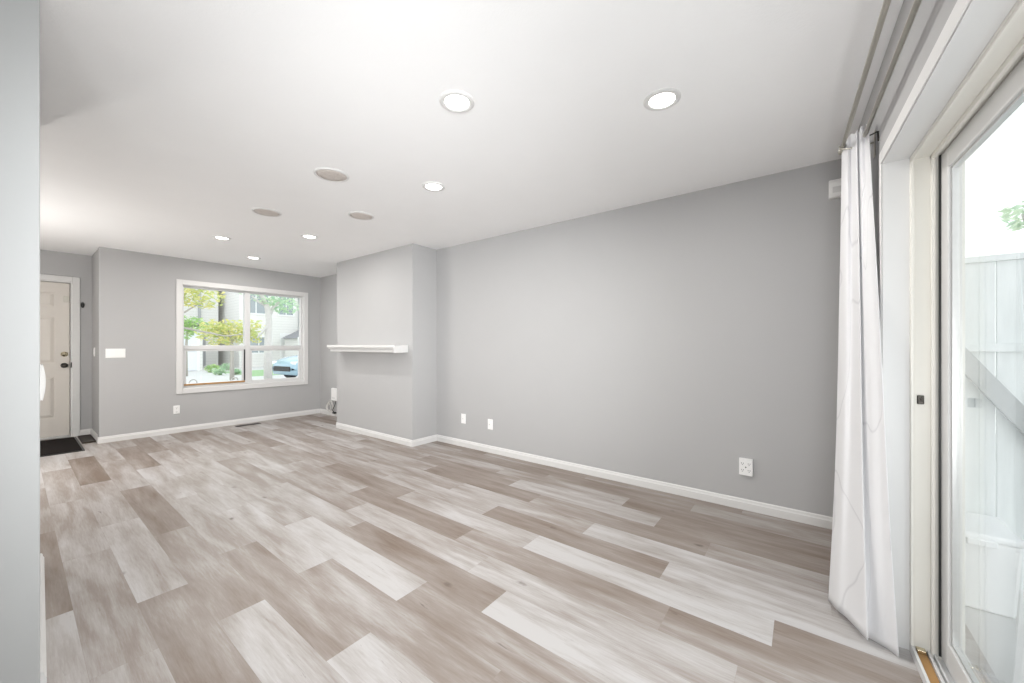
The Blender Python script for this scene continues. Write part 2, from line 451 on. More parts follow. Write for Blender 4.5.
# baseboards: a stepped profile run along a wall
BB_H = 0.078
def baseboard(name, runs, label):
    mb = MB()
    for (x0, y0), (x1, y1) in runs:            # the wall lies to the right of the walk
        d = Vector((x1 - x0, y1 - y0, 0)); L = d.length; d.normalize(); nrm = Vector((-d.y, d.x, 0))
        prof = ((0, 0), (0.0145, 0), (0.0145, 0.052), (0.010, 0.060), (0.0085, 0.072), (0.004, BB_H), (0, BB_H))
        a = [mb.bm.verts.new(Vector((x0, y0, 0)) + nrm * p + Vector((0, 0, z))) for p, z in prof]
        b = [mb.bm.verts.new(Vector((x1, y1, 0)) + nrm * p + Vector((0, 0, z))) for p, z in prof]
        n = len(prof)
        for i in range(n): mb.bm.faces.new((a[i], a[(i+1) % n], b[(i+1) % n], b[i]))
        mb.bm.faces.new(a[::-1]); mb.bm.faces.new(b)
    return structure(name, mb, M['trim'], label, 'baseboard')
baseboard('baseboard_right', [((XR, -0.22), (XR, 3.735))], 'white baseboard along the foot of the long grey wall')
baseboard('baseboard_chimney', [((XR - .0145, 3.735), (2.92 - .0145, 3.735)), ((2.92, 3.735), (2.92, 5.50))], 'white baseboard around the foot of the chimney breast')
baseboard('baseboard_alcove', [((XALC, 5.50), (XALC, YB))], 'short white baseboard in the alcove past the chimney breast')
baseboard('baseboard_back', [((XALC - .0145, YB), (0.655 - .0145, YB))], 'white baseboard under the front window')
baseboard('baseboard_entry', [((0.662, YB), (0.662, YE)), ((0.662, YE), (0.555, YE))], 'white baseboard turning into the entry door nook')
o = baseboard('baseboard_partition', [((0.0925, 3.318), (0.0590, 2.11))], 'white baseboard at the foot of the near white wall')

# ------------------------------------------------------------------ front window
def front_window():
    w = thing('window_1', 'white framed four-light front window looking onto the street', 'window', (0, 0, 0), 0, None, 'structure')
    cs = MB(); frame_boxes(cs, 1.383, 3.160, 0.537, 2.140, 0.068, YB - 0.018, YB - 0.0005)
    cs.build('window_casing', M['trim'], w, 0.004)
    jl = MB(); frame_boxes(jl, WX0, WX1, WZ0, WZ1, 0.014, YB - 0.004, YB + 0.135)
    jl.build('jamb_liner', M['trim'], w, 0.002)
    fr = MB(); x0, x1, z0, z1 = WX0 + .014, WX1 - .014, WZ0 + .014, WZ1 - .014
    ya, yb = YB + 0.055, YB + 0.13
    frame_boxes(fr, x0, x1, z0, z1, 0.022, ya, yb)
    f = fr.build('window_frame', M['vinyl'], w, 0.004)
    xm = on_y(247.3, 345, YB + .06).x; zr = on_y(247, 347.3, YB + .06).z
    mu = MB().box(xm - .038, xm + .038, ya - .006, yb, z0 + .022, z1 - .022); mu.build('mullion', M['vinyl'], w, 0.005)
    for a, b, nm in ((x0 + .022, xm - .038, 'l'), (xm + .038, x1 - .022, 'r')):
        MB().box(a, b, ya - .004, yb, zr - .030, zr + .030).build('meeting_rail', M['vinyl'], w, 0.005)
        MB().box(a, b, YB + .095, YB + .101, zr + .03, z1 - .022).build('pane', M['glass'], w)
        s = frame_boxes(MB(), a, b, z0 + .022, zr - .030, .026, ya + .005, yb - .02).build('sash', M['vinyl'], w, 0.003)
        MB().box(a + .026, b - .026, YB + .09, YB + .096, z0 + .061, zr - .056).build('pane', M['glass'], s)
    # bare wood stop along the foot of the sliding sash, two little sash pulls, and the dark meeting edge
    a, b = x0 + .022, xm - .036
    MB().box(a, b, ya - .012, ya + .004, z0 + .028, z0 + .052).build('wooden_stop', M['wood_strip'], w, 0.002)
    MB().box(b - .012, b + .004, ya - .010, ya + .006, z0 + .055, zr - .032).build('sash_seal', M['black'], w, 0.002)
    for xx in (a + .10, b - .14):
        m_ = MB(); pts = [(xx + .045 * math.cos(t), ya - .006 - .012 * math.sin(t), z0 + .06 + .05 * math.sin(t)) for t in [PI * i / 10 for i in range(11)]]
        m_.tube(pts, 0.006, 8); m_.build('sash_pull', M['steel'], w, 0, True)
front_window()

# ------------------------------------------------------------------ entry door
def entry_door():
    d = thing('door_1', 'white six-panel entry door in the far nook', 'door', (0, 0, 0), 0, None, 'structure')
    cs = MB()
    t = .068
    cs.box(DX1, DX1 + t, YE - .018, YE - .0005, 0, DZ1 + t); cs.box(DX0 - t, DX0, YE - .018, YE - .0005, 0, DZ1 + t); cs.box(DX0, DX1, YE - .018, YE - .0005, DZ1, DZ1 + t)
    cs.build('door_casing', M['trim'], d, 0.005)
    jb = MB(); jb.box(DX1 - .016, DX1, YE - .004, YE + .15, 0, DZ1); jb.box(DX0, DX0 + .016, YE - .004, YE + .15, 0, DZ1); jb.box(DX0 + .016, DX1 - .016, YE - .004, YE + .15, DZ1 - .016, DZ1)
    jb.box(DX1 - .034, DX1 - .016, YE + .068, YE + .15, 0, DZ1); jb.box(DX0 + .016, DX0 + .034, YE + .068, YE + .15, 0, DZ1); jb.box(DX0, DX1, YE + .068, YE + .15, DZ1 - .034, DZ1 - .016)
    jb.build('door_jamb', M['trim'], d)
    MB().box(DX0 + .016, DX1 - .016, YE - .01, YE + .15, 0, .022).build('threshold', M['steel'], d, .004)
    x0, x1, z0, z1 = DX0 + .021, DX1 - .024, .026, DZ1 - .022
    yf = YE + .022
    lf = MB()
    # stiles and rails stand proud of the sunk fields; each field carries a raised panel
    st, mid = .118, .10
    cols = ((x0 + st, (x0 + x1) / 2 - mid / 2), ((x0 + x1) / 2 + mid / 2, x1 - st))
    rows = ((z0 + .24, .82), (.98, 1.60), (1.71, z1 - .12))
    lf.box(x0, x1, yf + .012, yf + .044, z0, z1)
    xs = [x0, cols[0][0], cols[0][1], cols[1][0], cols[1][1], x1]
    for a, b in ((xs[0], xs[1]), (xs[2], xs[3]), (xs[4], xs[5])): lf.box(a, b, yf, yf + .0125, z0, z1)
    zs = [z0, rows[0][0], rows[0][1], rows[1][0], rows[1][1], rows[2][0], rows[2][1], z1]
    for a, b in cols:
        for c, e in ((zs[0], zs[1]), (zs[2], zs[3]), (zs[4], zs[5]), (zs[6], zs[7])): lf.box(a, b, yf, yf + .0125, c, e)
    leaf = lf.build('door_leaf', M['door'], d)
    for a, b in cols:
        for c, e in rows:
            pm = MB(); i1, i2 = .012, .045
            base = [(a+i1, yf+.013, c+i1), (b-i1, yf+.013, c+i1), (b-i1, yf+.013, e-i1), (a+i1, yf+.013, e-i1)]
            top = [(a+i2, yf+.001, c+i2), (b-i2, yf+.001, c+i2), (b-i2, yf+.001, e-i2), (a+i2, yf+.001, e-i2)]
            B = [pm.bm.verts.new(p) for p in base]; T = [pm.bm.verts.new(p) for p in top]
            pm.bm.faces.new(T)
            for i in range(4): pm.bm.faces.new((B[i], B[(i+1) % 4], T[(i+1) % 4], T[i]))
            pm.build('raised_panel', M['door'], leaf)
    ry = Matrix.Rotation(PI / 2, 4, 'X')       # lathe axis z -> -y (into the room)
    def turned(name, x, z, prof, mat, parent):
        m_ = MB(); m_.lathe(prof, 24, Matrix.Translation((x, yf, z)) @ ry); return m_.build(name, mat, parent, 0, True)
    kx = on_y(64.5, 354, YE).x
    turned('deadbolt', kx, 1.100, [(0, 0), (.033, 0), (.033, .010), (.026, .018), (.012, .020), (.012, .026), (0, .026)], M['brass'], leaf)
    turned('door_knob', kx, .952, [(0, 0), (.034, 0), (.034, .006), (.014, .010), (.012, .030), (.026, .040), (.029, .052), (.024, .064), (0, .068)], M['dark_metal'], leaf)
    MB().box(x1 - .050, x1 - .006, yf - .012, yf + .002, 1.79, 1.87).build('door_guard', M['nickel'], leaf, .003)
    MB().box(DX1 - .015, DX1 - .004, YE - .008, YE + .004, .92, .99).build('strike_plate', M['dark_metal'], d, .002)
entry_door()
tag(MB().lathe([(0, 0), (.022, 0), (.024, .004), (.022, .016), (.012, .021), (0, .022)], 24,
    Matrix.Translation(on_y(82.6, 305, YE - .0005)) @ Matrix.Rotation(PI / 2, 4, 'X') @ Matrix.Diagonal((.75, 1.7, 1, 1))).build('door_chime', M['black'], None, 0, True),
    'small black oval button on the wall beside the entry door casing', 'chime')

# mat and floor grilles
def slab_on_floor(name, pts, h, mat, label, cat, bevel=.004):
    return tag(MB().prism(pts, 'z', 0.0005, h).build(name, mat, None, bevel), label, cat)
mt = thing('door_mat', 'black doormat lying in front of the entry door', 'mat', (0.05, 7.24, 0.0005))
MB().box(-.50, .462, -.64, .40, 0, .009).build('mat_backing', M['black'], mt, .003)
MB().box(-.48, .442, -.62, .38, .009, .015).build('mat_pile', M['mat_rubber'], mt, .003)
rg = thing('boot_tray', 'small dark brown tray between the doormat and the return wall', 'tray', (0.585, 7.36, 0.0005))
tr = MB(); tr.box(-.058, .058, -.28, .30, 0, .004)
tr.build('tray_base', M['register'], rg)
frame_boxes_flat = MB()
for x0, x1, y0, y1 in ((-.058, -.052, -.28, .30), (.052, .058, -.28, .30), (-.052, .052, -.28, -.274), (-.052, .052, .294, .30)): frame_boxes_flat.box(x0, x1, y0, y1, .004, .016)
frame_boxes_flat.build('tray_rim', M['register'], rg, .001)

p0 = on_z(247, 424.5, 0)
fv = thing('floor_register', 'slotted dark floor register in front of the window wall', 'vent', (p0.x, 6.76, 0.0005))
MB().box(-.16, .16, -.055, .055, 0, .003).build('register_plate', M['register'], fv, .001)
for i in range(14):
    x = -.143 + i * .022
    MB().box(x - .006, x + .006, -.042, .042, .003, .006).build('louvre', M['dark_metal'], fv)

# ------------------------------------------------------------------ switches and sockets
def plate_local(mb, w, h, t):
    """bevelled cover plate in the xz plane facing -y"""
    b = .004
    B = [mb.bm.verts.new(p) for p in ((-w/2, 0, -h/2), (w/2, 0, -h/2), (w/2, 0, h/2), (-w/2, 0, h/2))]
    S = [mb.bm.verts.new(p) for p in ((-w/2, -t*.5, -h/2), (w/2, -t*.5, -h/2), (w/2, -t*.5, h/2), (-w/2, -t*.5, h/2))]
    T = [mb.bm.verts.new(p) for p in ((-w/2+b, -t, -h/2+b), (w/2-b, -t, -h/2+b), (w/2-b, -t, h/2-b), (-w/2+b, -t, h/2-b))]
    mb.bm.faces.new(B[::-1]); mb.bm.faces.new(T)
    for A, C in ((B, S), (S, T)):
        for i in range(4): mb.bm.faces.new((A[i], A[(i+1) % 4], C[(i+1) % 4], C[i]))
    return mb

def outlet(name, loc, rz, label, w=.072, h=.116, t=.007, group=None):
    o = thing(name, label, 'outlet', loc, rz, group)
    plate_local(MB(), w, h, t).build('cover_plate', M['plastic'], o)
    for dz in (.028, -.028):
        s = MB(); s.lathe([(0, 0), (.0165, 0), (.0165, .003), (0, .003)], 24, Matrix.Translation((0, -t, dz)) @ Matrix.Rotation(PI/2, 4, 'X'))
        f = s.build('socket', M['plastic'], o)
        q = MB(); q.box(-.0075, -.005, -t - .0036, -t - .002, dz - .002, dz + .008); q.box(.005, .0075, -t - .0036, -t - .002, dz - .002, dz + .007)
        q.box(-.0025, .0025, -t - .0036, -t - .002, dz - .011, dz - .006); q.build('socket_slots', M['socket'], f)
    MB().lathe([(0, 0), (.003, 0), (.003, .0015), (0, .0015)], 12, Matrix.Translation((0, -t, 0)) @ Matrix.Rotation(PI/2, 4, 'X')).build('screw', M['steel'], o)
    return o

def switch_plate(name, loc, rz, gangs, label, w=None):
    o = thing(name, label, 'switch', loc, rz)
    w = w or (.025 + .0465 * gangs)
    plate_local(MB(), w, .116, .007).build('cover_plate', M['plastic'], o)
    for i in range(gangs):
        x = (i - (gangs - 1) / 2) * .046
        r = MB(); r.prism([(-.007, -.033), (-.0125, -.033), (-.009, 0), (-.0105, .033), (-.007, .033)], 'x', x - .0165, x + .0165)
        r.build('rocker', M['plastic'], o)
    return o

p = on_y(115.6, 353.2, YB); switch_plate('light_switch', (p.x, YB - .0005, p.z), 0, 4, 'white wide switch plate on the wall left of the front window', .178)
p = on_y(176.5, 409.7, YB); outlet('power_outlet', (p.x, YB - .0005, p.z), 0, 'white outlet on the window wall below the lower left corner of the window')
p = on_x(93.9, 352, .6615); switch_plate('light_switch', (.6615, (YB + YE) / 2 + .1, 1.13), -PI / 2, 1, 'white single switch on the narrow return wall by the entry door')
RZR = PI / 2 * -1      # plates on the long wall face -x
for u, v, lab in ((463.6, 418.6, 'small white outlet on the long wall nearest the chimney breast'), (490.4, 424.3, 'white wall jack on the long wall, second from the chimney breast')):
    p = on_x(u, v, XR)
    o = thing('wall_jack', lab, 'outlet', (XR - .0005, p.y, p.z), RZR)
    plate_local(MB(), .072, .116, .007).build('cover_plate', M['plastic'], o)
    MB().box(-.017, .017, -.0105, -.006, -.034, .034).build('insert', M['plastic'], o, .001)
    MB().lathe([(0, 0), (.0055, 0), (.0055, .008), (.003, .008), (.003, .002), (0, .002)], 16, Matrix.Translation((0, -.0105, 0)) @ Matrix.Rotation(PI/2, 4, 'X')).build('jack', M['steel'], o)
# the thick surface box nearest the patio door
p = on_x(746.2, 466.4, XR)
o = thing('power_outlet', 'white boxed outlet with many small holes low on the long wall near the curtain', 'outlet', (XR - .0005, p.y, p.z), RZR)
MB().box(-.043, .043, -.026, 0, -.061, .061).build('surface_box', M['plastic'], o, .003)
for dz in (.024, -.024):
    for dx in (-.021, .021):
        f = MB().lathe([(0, 0), (.015, 0), (.015, .002), (0, .002)], 20, Matrix.Translation((dx, -.026, dz)) @ Matrix.Rotation(PI/2, 4, 'X')).build('socket', M['plastic'], o)
        q = MB(); q.box(dx - .0075, dx - .0045, -.0288, -.0275, dz - .001, dz + .008); q.box(dx + .0045, dx + .0075, -.0288, -.0275, dz - .001, dz + .008); q.box(dx - .0025, dx + .0025, -.0288, -.0275, dz - .010, dz - .005)
        q.build('socket_slots', M['socket'], f)
MB().lathe([(0, 0), (.005, 0), (.005, .003), (0, .003)], 12, Matrix.Translation((0, -.026, 0)) @ Matrix.Rotation(PI/2, 4, 'X')).build('screw', M['socket'], o)

# motion detector high on the long wall
p = on_x(838.0, 189.3, XR)
o = thing('motion_sensor', 'white sensor box high on the long wall behind the curtain top', 'sensor', (XR - .0005, p.y, p.z), RZR)
sm = MB(); sm.prism([(-.034, -.056), (-.046, -.035), (-.046, .038), (-.030, .060), (0, .060), (0, -.060)], 'x', -.048, .048); sm.build('housing', M['plastic'], o, .006)
MB().prism([(-.040, -.045), (-.0468, -.030), (-.0468, .008), (-.04, .008)], 'x', -.030, .030).build('lens', M['vinyl'], o, .002)

# rounded control on the near white wall, seen edge-on
o = thing('dimmer_switch', 'white rounded wall control sticking out of the near white wall end', 'switch', (0.0590, 2.19, 1.083), PI / 2)
plate_local(MB(), .082, .126, .007).build('cover_plate', M['plastic'], o)
dm = MB(); n_ = 17
rows = []
for i in range(n_):
    a = i / (n_ - 1); z = -.066 + .132 * a
    dep = .001 + .008 * (math.sin(PI * a) ** .7)
    rows.append([(-.030, -.006, z), (-.026, -.006 - dep * .8, z), (0, -.006 - dep, z), (.026, -.006 - dep * .8, z), (.030, -.006, z)])
dm.grid(rows); dm.build('rounded_cover', M['plastic'], o, 0, True)

# white box with coiled lead low in the alcove
p = on_x(334.5, 394, XALC)
o = thing('wall_modem', 'white box with coiled cables on the alcove wall past the chimney breast', 'modem', (XALC - .0005, p.y - .05, p.z), RZR)
MB().box(-.085, .085, -.045, 0, -.105, .105).build('housing', M['plastic'], o, .012)
MB().box(-.05, .05, -.047, -.044, -.07, -.05).build('vent_strip', M['vinyl'], o)
for k, (cx, r) in enumerate(((-.15, .105), (-.135, .085), (-.17, .07))):
    c = MB(); c.tube([(cx + r * math.cos(t), -.02 - .012 * k - .01 * math.sin(2 * t), -.215 + r * 1.0 * math.sin(t)) for t in [2 * PI * i / 40 for i in range(40)]], .006, 8, close=True)
    c.build('coiled_cable', M['cable'], o, 0, True)
c = MB(); c.tube([(.03, -.02, -.10), (.035, -.03, -.16), (.02, -.05, -.22), (-.01, -.055, -.27), (.03, -.05, -.30)], .006, 8); c.build('power_lead', M['cable_dark'], o, 0, True)
MB().box(-.01, .06, -.06, -.02, -.325, -.295).build('power_adapter', M['black'], o, .004)

# ------------------------------------------------------------------ mantel shelf
ms = thing('mantel_shelf', 'white moulded mantel shelf on the grey chimney breast', 'shelf', (0, 0, 0))
XC = 2.9195
def shelf_layer(mb, out, y0, y1, z0, z1): mb.box(XC - out, XC, y0, y1, z0, z1)
mb = MB(); shelf_layer(mb, .200, 3.822, 5.400, 1.187, 1.221); mb.build('shelf_top', M['trim'], ms, .004)
# stepped moulding below, returned at both ends
for out, z0, z1, inset in ((.186, 1.170, 1.187, .014), (.165, 1.130, 1.170, .030)):
    MB().box(XC - out, XC, 3.822 + inset * .35, 5.400 - inset, z0, z1).build('moulding', M['trim'], ms, .006)
MB().box(XC - .202, XC, 3.816, 3.826, 1.128, 1.219).build('end_cap', M['trim'], ms, .004)

# ------------------------------------------------------------------ ceiling lights and speakers
def downlight(u, v, label):
    p = on_z(u, v, CEIL)
    o = thing('recessed_light', label, 'ceiling light', (p.x, p.y, CEIL), 0, 'recessed ceiling lights')
    MB().lathe([(.060, -.004), (.066, -.010), (.080, -.009), (.088, -.003), (.088, -.0003)], 48).build('trim_ring', M['trim'], o, 0, True)
    MB().lathe([(0, -.0055), (.061, -.0045), (.061, -.001)], 48).build('diffuser', M['diffuser'], o, 0, True)
    ld = bpy.data.lights.new('downlight', 'AREA'); ld.shape = 'DISK'; ld.size = .11; ld.energy = LAMP_W; ld.color = (1.0, .975, .94)
    lo = bpy.data.objects.new('lamp', ld); link(lo, o); lo.location = (0, 0, -.013)
    return o
LAMP_W = 9.8
downlight(457, 101.5, 'round lit recessed light in front of the first speaker, nearer the middle of the ceiling')
downlight(662, 99.5, 'round lit recessed light nearest the curtain and patio door')
downlight(433.7, 186.3, 'round lit recessed light nearest the chimney breast corner')
downlight(222, 237.7, 'round lit recessed light nearest the entry door nook')
downlight(309.5, 236.3, 'round lit recessed light above the chimney breast side, past the speakers')
downlight(253.5, 257.6, 'round lit recessed light closest to the front window')
def speaker(u, v, label):
    p = on_z(u, v, CEIL)
    o = thing('ceiling_speaker', label, 'speaker', (p.x, p.y, CEIL), 0, 'ceiling speakers')
    MB().lathe([(.098, -.004), (.102, -.010), (.112, -.008), (.117, -.0003)], 48).build('rim', M['trim'], o, 0, True)
    MB().lathe([(0, -.0085), (.06, -.008), (.099, -.006), (.099, -.001)], 48).build('grille', M['grille'], o, 0, True)
speaker(331.7, 174.7, 'round grey mesh ceiling speaker, the largest and nearest of the three')
speaker(267, 212, 'round grey mesh ceiling speaker toward the entry side')
speaker(361.3, 215.6, 'round grey mesh ceiling speaker toward the chimney breast side')

# ------------------------------------------------------------------ sliding patio door (in the patio wall's frame)
def patio_door():
    d = thing('door_2', 'white sliding glass patio door beside the curtain', 'door', PATIO, PRZ, None, 'structure')
    c = MB(); w = .064
    c.box(OX1, OX1 + w, .0005, .017, 0, OZ1 + w); c.box(OX0 - w, OX0, .0005, .017, 0, OZ1 + w); c.box(OX0, OX1, .0005, .017, OZ1, OZ1 + w)
    c.build('door_casing', M['trim'], d, .005)
    b = MB(); b.box(OX1, OX1 + .012, .017, .021, 0, OZ1 + .012); b.box(OX0, OX1, .017, .021, OZ1, OZ1 + .012)
    b.build('casing_bead', M['trim'], d, .002)
    # plain liner of the wall opening
    j = MB(); j.box(OX1 - .004, OX1, -.074, .016, 0, OZ1); j.box(OX0, OX0 + .004, -.074, .016, 0, OZ1); j.box(OX0, OX1, -.074, .016, OZ1 - .004, OZ1)
    j.build('reveal', M['vinyl'], d)
    # vinyl master frame: two running channels divided by fins
    xr, xl, zt = OX1 - .004, OX0 + .004, OZ1 - .004
    f = MB()
    f.box(xr - .012, xr, -.215, -.074, .0, zt); f.box(xl, xl + .012, -.215, -.074, 0, zt); f.box(xl, xr, -.215, -.074, zt - .012, zt)
    for ya, yb, dep in ((-.084, -.074, .022), (-.140, -.128, .030), (-.215, -.203, .030)):
        f.box(xr - dep, xr - .012, ya, yb, 0, zt - .012); f.box(xl + .012, xl + dep, ya, yb, 0, zt - .012); f.box(xl + .012, xr - .012, ya, yb, zt - dep, zt - .012)
    f.build('door_frame', M['cream'], d, .002)
    # sill with its tracks
    s = MB(); s.box(xl, xr, -.215, -.074, -.02, .012)
    s.box(xl, xr, -.084, -.074, .012, .034); s.box(xl, xr, -.128, -.118, .012, .030); s.box(xl, xr, -.140, -.134, .012, .034); s.box(xl, xr, -.215, -.205, .012, .034)
    s.build('sill', M['vinyl'], d, .002)
    MB().box(xl + .02, xr - .014, -.116, -.086, .012, .020).build('track_filler', M['wood_strip'], d)
    MB().box(xr - .038, xr - .014, -.114, -.088, .020, .034).build('track_stop', M['brass'], d, .002)
    # latch keeper on the jamb
    k = MB(); k.box(xr - .018, xr - .0115, -.112, -.092, .985, 1.020); k.box(xr - .026, xr - .018, -.110, -.100, .996, 1.012)
    k.build('latch_keeper', M['dark_metal'], d, .003)
    # fixed outer panel next to the curtain, sliding inner panel pushed to the other end
    def panel(name, xa, xb, yc, mat, st=.075):
        z0, z1 = .030, zt - .020
        p = frame_boxes(MB(), xa, xb, z0, z1, st, yc - .018, yc + .018, .095).build(name, mat, d, .004)
        MB().box(xa + st, xb - st, yc - .004, yc + .004, z0 + .095, z1 - st).build('pane', M['glass'], p)
        gk = frame_boxes(MB(), xa + st - .004, xb - st + .004, z0 + .091, z1 - st + .004, .012, yc - .010, yc + .010)
        gk.build('gasket', M['steel'], p, .001)
        return p
    panel('fixed_panel', xr - .026 - .925, xr - .026, -.172, M['vinyl'])
    sp = panel('sliding_panel', xl + .02, xl + .02 + .87, -.108, M['vinyl'])
    hd = MB(); hx = xl + .02 + .87 - .035
    hd.tube([(hx, -.09, .93), (hx, -.055, .95), (hx, -.05, 1.02), (hx, -.055, 1.09), (hx, -.09, 1.11)], .009, 10); hd.build('pull_handle', M['dark_metal'], sp, 0, True)
    # dark weather strip beside the fixed panel
    MB().box(xr - .029, xr - .025, -.160, -.148, .03, zt - .02).build('weather_strip', M['black'], d)
    return d
for o in patio_door().children:
    if o.name.split('.')[0] not in ('door_casing', 'casing_bead', 'reveal'): o.location.y += .012

# ------------------------------------------------------------------ curtain and its double rod
PM = Matrix.Translation(PATIO) @ Matrix.Rotation(PRZ, 4, 'Z')
def rods():
    r = thing('curtain_rod', 'double brushed metal curtain rod above the patio door', 'curtain rod', PATIO, PRZ)
    z = 2.18
    for y, xe, nm in ((.112, .57, 'a'), (.042, .50, 'b')):
        MB().tube([(-2.1, y, z), (xe, y, z)], .0085, 16).build('rod', M['nickel'], r, 0, True)
    for xe in (.57, -2.1):
        s = 1 if xe > 0 else -1
        MB().lathe([(0, 0), (.012, 0), (.013, .014), (.009, .018), (.014, .026), (.012, .036), (0, .040)], 16, Matrix.Translation((xe, .112, z)) @ Matrix.Rotation(s * PI / 2, 4, 'Y')).build('finial', M['nickel'], r, 0, True)
    for x in (.515, -.7, -1.95):
        b = MB(); b.box(x - .012, x + .012, .0005, .004, z - .09, z + .03)
        b.build('bracket_plate', M['nickel'], r, .001)
        MB().tube([(x, .003, z - .022), (x, .035, z - .024), (x, .09, z - .024), (x, .124, z - .018), (x, .126, z - .004)], .004, 8).build('bracket_arm', M['nickel'], r, 0, True)
    # thin bent hook of the inner rod's end
    MB().tube([(.50, .042, z), (.47, .03, z - .004), (.425, .004, z - .012), (.425, .003, z - .055)], .0035, 8).build('end_hook', M['dark_metal'], r, 0, True)
rods()

def catmull(pts, n):
    out = []; P = [pts[0]] + list(pts) + [pts[-1]]
    m = len(pts) - 1
    for i in range(n + 1):
        s = i / n * m; k = min(int(s), m - 1); t = s - k
        p0, p1, p2, p3 = (Vector(P[k + j]) for j in range(4))
        out.append(.5 * ((2*p1) + (p2 - p0)*t + (2*p0 - 5*p1 + 4*p2 - p3)*t*t + (3*p1 - p0 - 3*p2 + p3)*t**3))
    return out

def curtain():
    # plan of the folds (x, y) at the rod, at mid height and at the hem
    def pl(lst): return [(ray(u, HORIZON).x * x / ray(u, HORIZON).x, ray(u, HORIZON).y * x / ray(u, HORIZON).x) for u, x in lst]
    top = pl([(842, 2.50), (847, 2.44), (851, 2.45), (856, 2.405), (858, 2.42), (861, 2.39), (865, 2.395), (867, 2.38), (868.5, 2.36)])
    mid = pl([(838, 2.42), (845, 2.33), (852, 2.31), (861, 2.215), (860, 2.245), (866, 2.215), (870, 2.19), (877, 2.16), (882, 2.12)])
    bot = pl([(829, 2.34), (838, 2.25), (848, 2.20), (866, 2.105), (863, 2.145), (870, 2.15), (880, 2.13), (889, 2.115), (898.5, 2.09)])
    zt, zm, zb = 2.222, 1.05, .012
    N, R = 96, 60
    T, Mi, B = catmull([p + (0,) for p in top], N), catmull([p + (0,) for p in mid], N), catmull([p + (0,) for p in bot], N)
    rows = []; rnd = random.Random(5)
    for j in range(R + 1):
        a = j / R; z = zt + (zb - zt) * a
        row = []
        for i in range(N + 1):
            s = i / N
            b0, b1, b2 = (1 - a) ** 2, 2 * a * (1 - a), a * a
            # passes through the mid plan at mid height
            c = 2 * Mi[i] - .5 * (T[i] + B[i])
            p = b0 * T[i] + b1 * c + b2 * B[i]
            wob = .006 * math.sin(9 * s + 7 * a) * a
            zz = z + (0.010 * math.sin(s * 31) if j == 0 else 0) + (.018 * math.sin(s * 6) * a ** 8) 
            row.append((p.x + wob, p.y + wob * .5, max(.006, zz)))
        rows.append(row)
    bm = bmesh.new(); lay = bm.verts.layers.float_vector.new('cloth')
    vs = []
    for j, row in enumerate(rows):
        r_ = []
        for i, q in enumerate(row):
            v = bm.verts.new(q); v[lay] = (i / N * 1.1, j / R * 2.2, 0); r_.append(v)
        vs.append(r_)
    for a, b in zip(vs, vs[1:]):
        for i in range(N): bm.faces.new((a[i], a[i+1], b[i+1], b[i]))
    me = bpy.data.meshes.new('cloth'); bm.to_mesh(me); bm.free()
    for f in me.polygons: f.use_smooth = True
    me.materials.append(M['curtain'])
    r = thing('curtain', 'white faintly veined curtain gathered beside the patio door', 'curtain', (0, 0, 0))
    o = bpy.data.objects.new('cloth', me); link(o, r)
    sm = o.modifiers.new('thick', 'SOLIDIFY'); sm.thickness = .0025; sm.offset = 0
curtain()

# ------------------------------------------------------------------ behind the patio door
def fence_mat():
    m, n, l, p = new_mat('whitewashed_boards')
    tc = n.new('ShaderNodeTexCoord'); mp = n.new('ShaderNodeMapping'); mp.inputs['Scale'].default_value = (4, 4, .5)
    nz = n.new('ShaderNodeTexNoise'); nz.inputs['Scale'].default_value = 5; nz.inputs['Detail'].default_value = 4
    l.new(tc.outputs['Object'], mp.inputs[0]); l.new(mp.outputs[0], nz.inputs['Vector'])
    rp = n.new('ShaderNodeValToRGB'); rp.color_ramp.elements[0].color = (.70, .735, .73, 1); rp.color_ramp.elements[1].color = (.82, .85, .845, 1)
    rp.color_ramp.elements[0].position = .3; rp.color_ramp.elements[1].position = .7
    l.new(nz.outputs['Fac'], rp.inputs[0]); l.new(rp.outputs[0], p.inputs['Base Color']); p.inputs['Roughness'].default_value = .7
    return m
M['fence'] = fence_mat()
M['shadow_band'] = paint('shadow_grey_board', (.42, .44, .44), .8, .06, 6)  # grey of the fence shadow, given as a board colour
M['bin'] = paint('white_bin_plastic', (.88, .885, .88), .4, .02, 8)
M['concrete'] = paint('pale_concrete', (.62, .615, .60), .9, .06, 3, .3, 60)
structure('patio_ground', MB().box(-6, 9, -9, -0.52, -0.22, -0.12), M['concrete'], 'pale concrete patio outside the glass door', 'patio')
FX = 3.30
fn = thing('privacy_fence', 'pale tall board fence outside the patio door', 'fence', (FX, 0, -.12))
for i in range(26):
    y1 = -.56 - i * .142
    MB().box(0, .018, y1 - .138, y1, .02, 1.80).build('board', M['fence'], fn, .003)
MB().box(-.02, .05, -.56 - 26 * .142, -.56, 1.80, 1.835).build('cap_rail', M['fence'], fn, .004)
MB().box(-.022, 0, -.56 - 26 * .142, -.56, 1.30, 1.345).build('rail', M['fence'], fn, .003)
for y in (-.62, -2.4, -4.2): MB().box(.018, .108, y - .09, y, 0, 1.80).build('fence_post', M['fence'], fn, .004)
# slanting shadow on the fence, put in as a grey board
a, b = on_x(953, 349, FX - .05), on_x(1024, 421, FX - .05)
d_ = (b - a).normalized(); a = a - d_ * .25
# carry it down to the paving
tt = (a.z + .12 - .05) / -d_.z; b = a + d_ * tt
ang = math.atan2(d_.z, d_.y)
tag(MB().obox((a + b) / 2, (.03, (b - a).length, .085), Matrix.Rotation(ang, 3, 'X')).build('shadow_board', M['shadow_band'], None, .004),
    'grey board standing in for the slanting shadow on the fence outside the patio door', 'board')
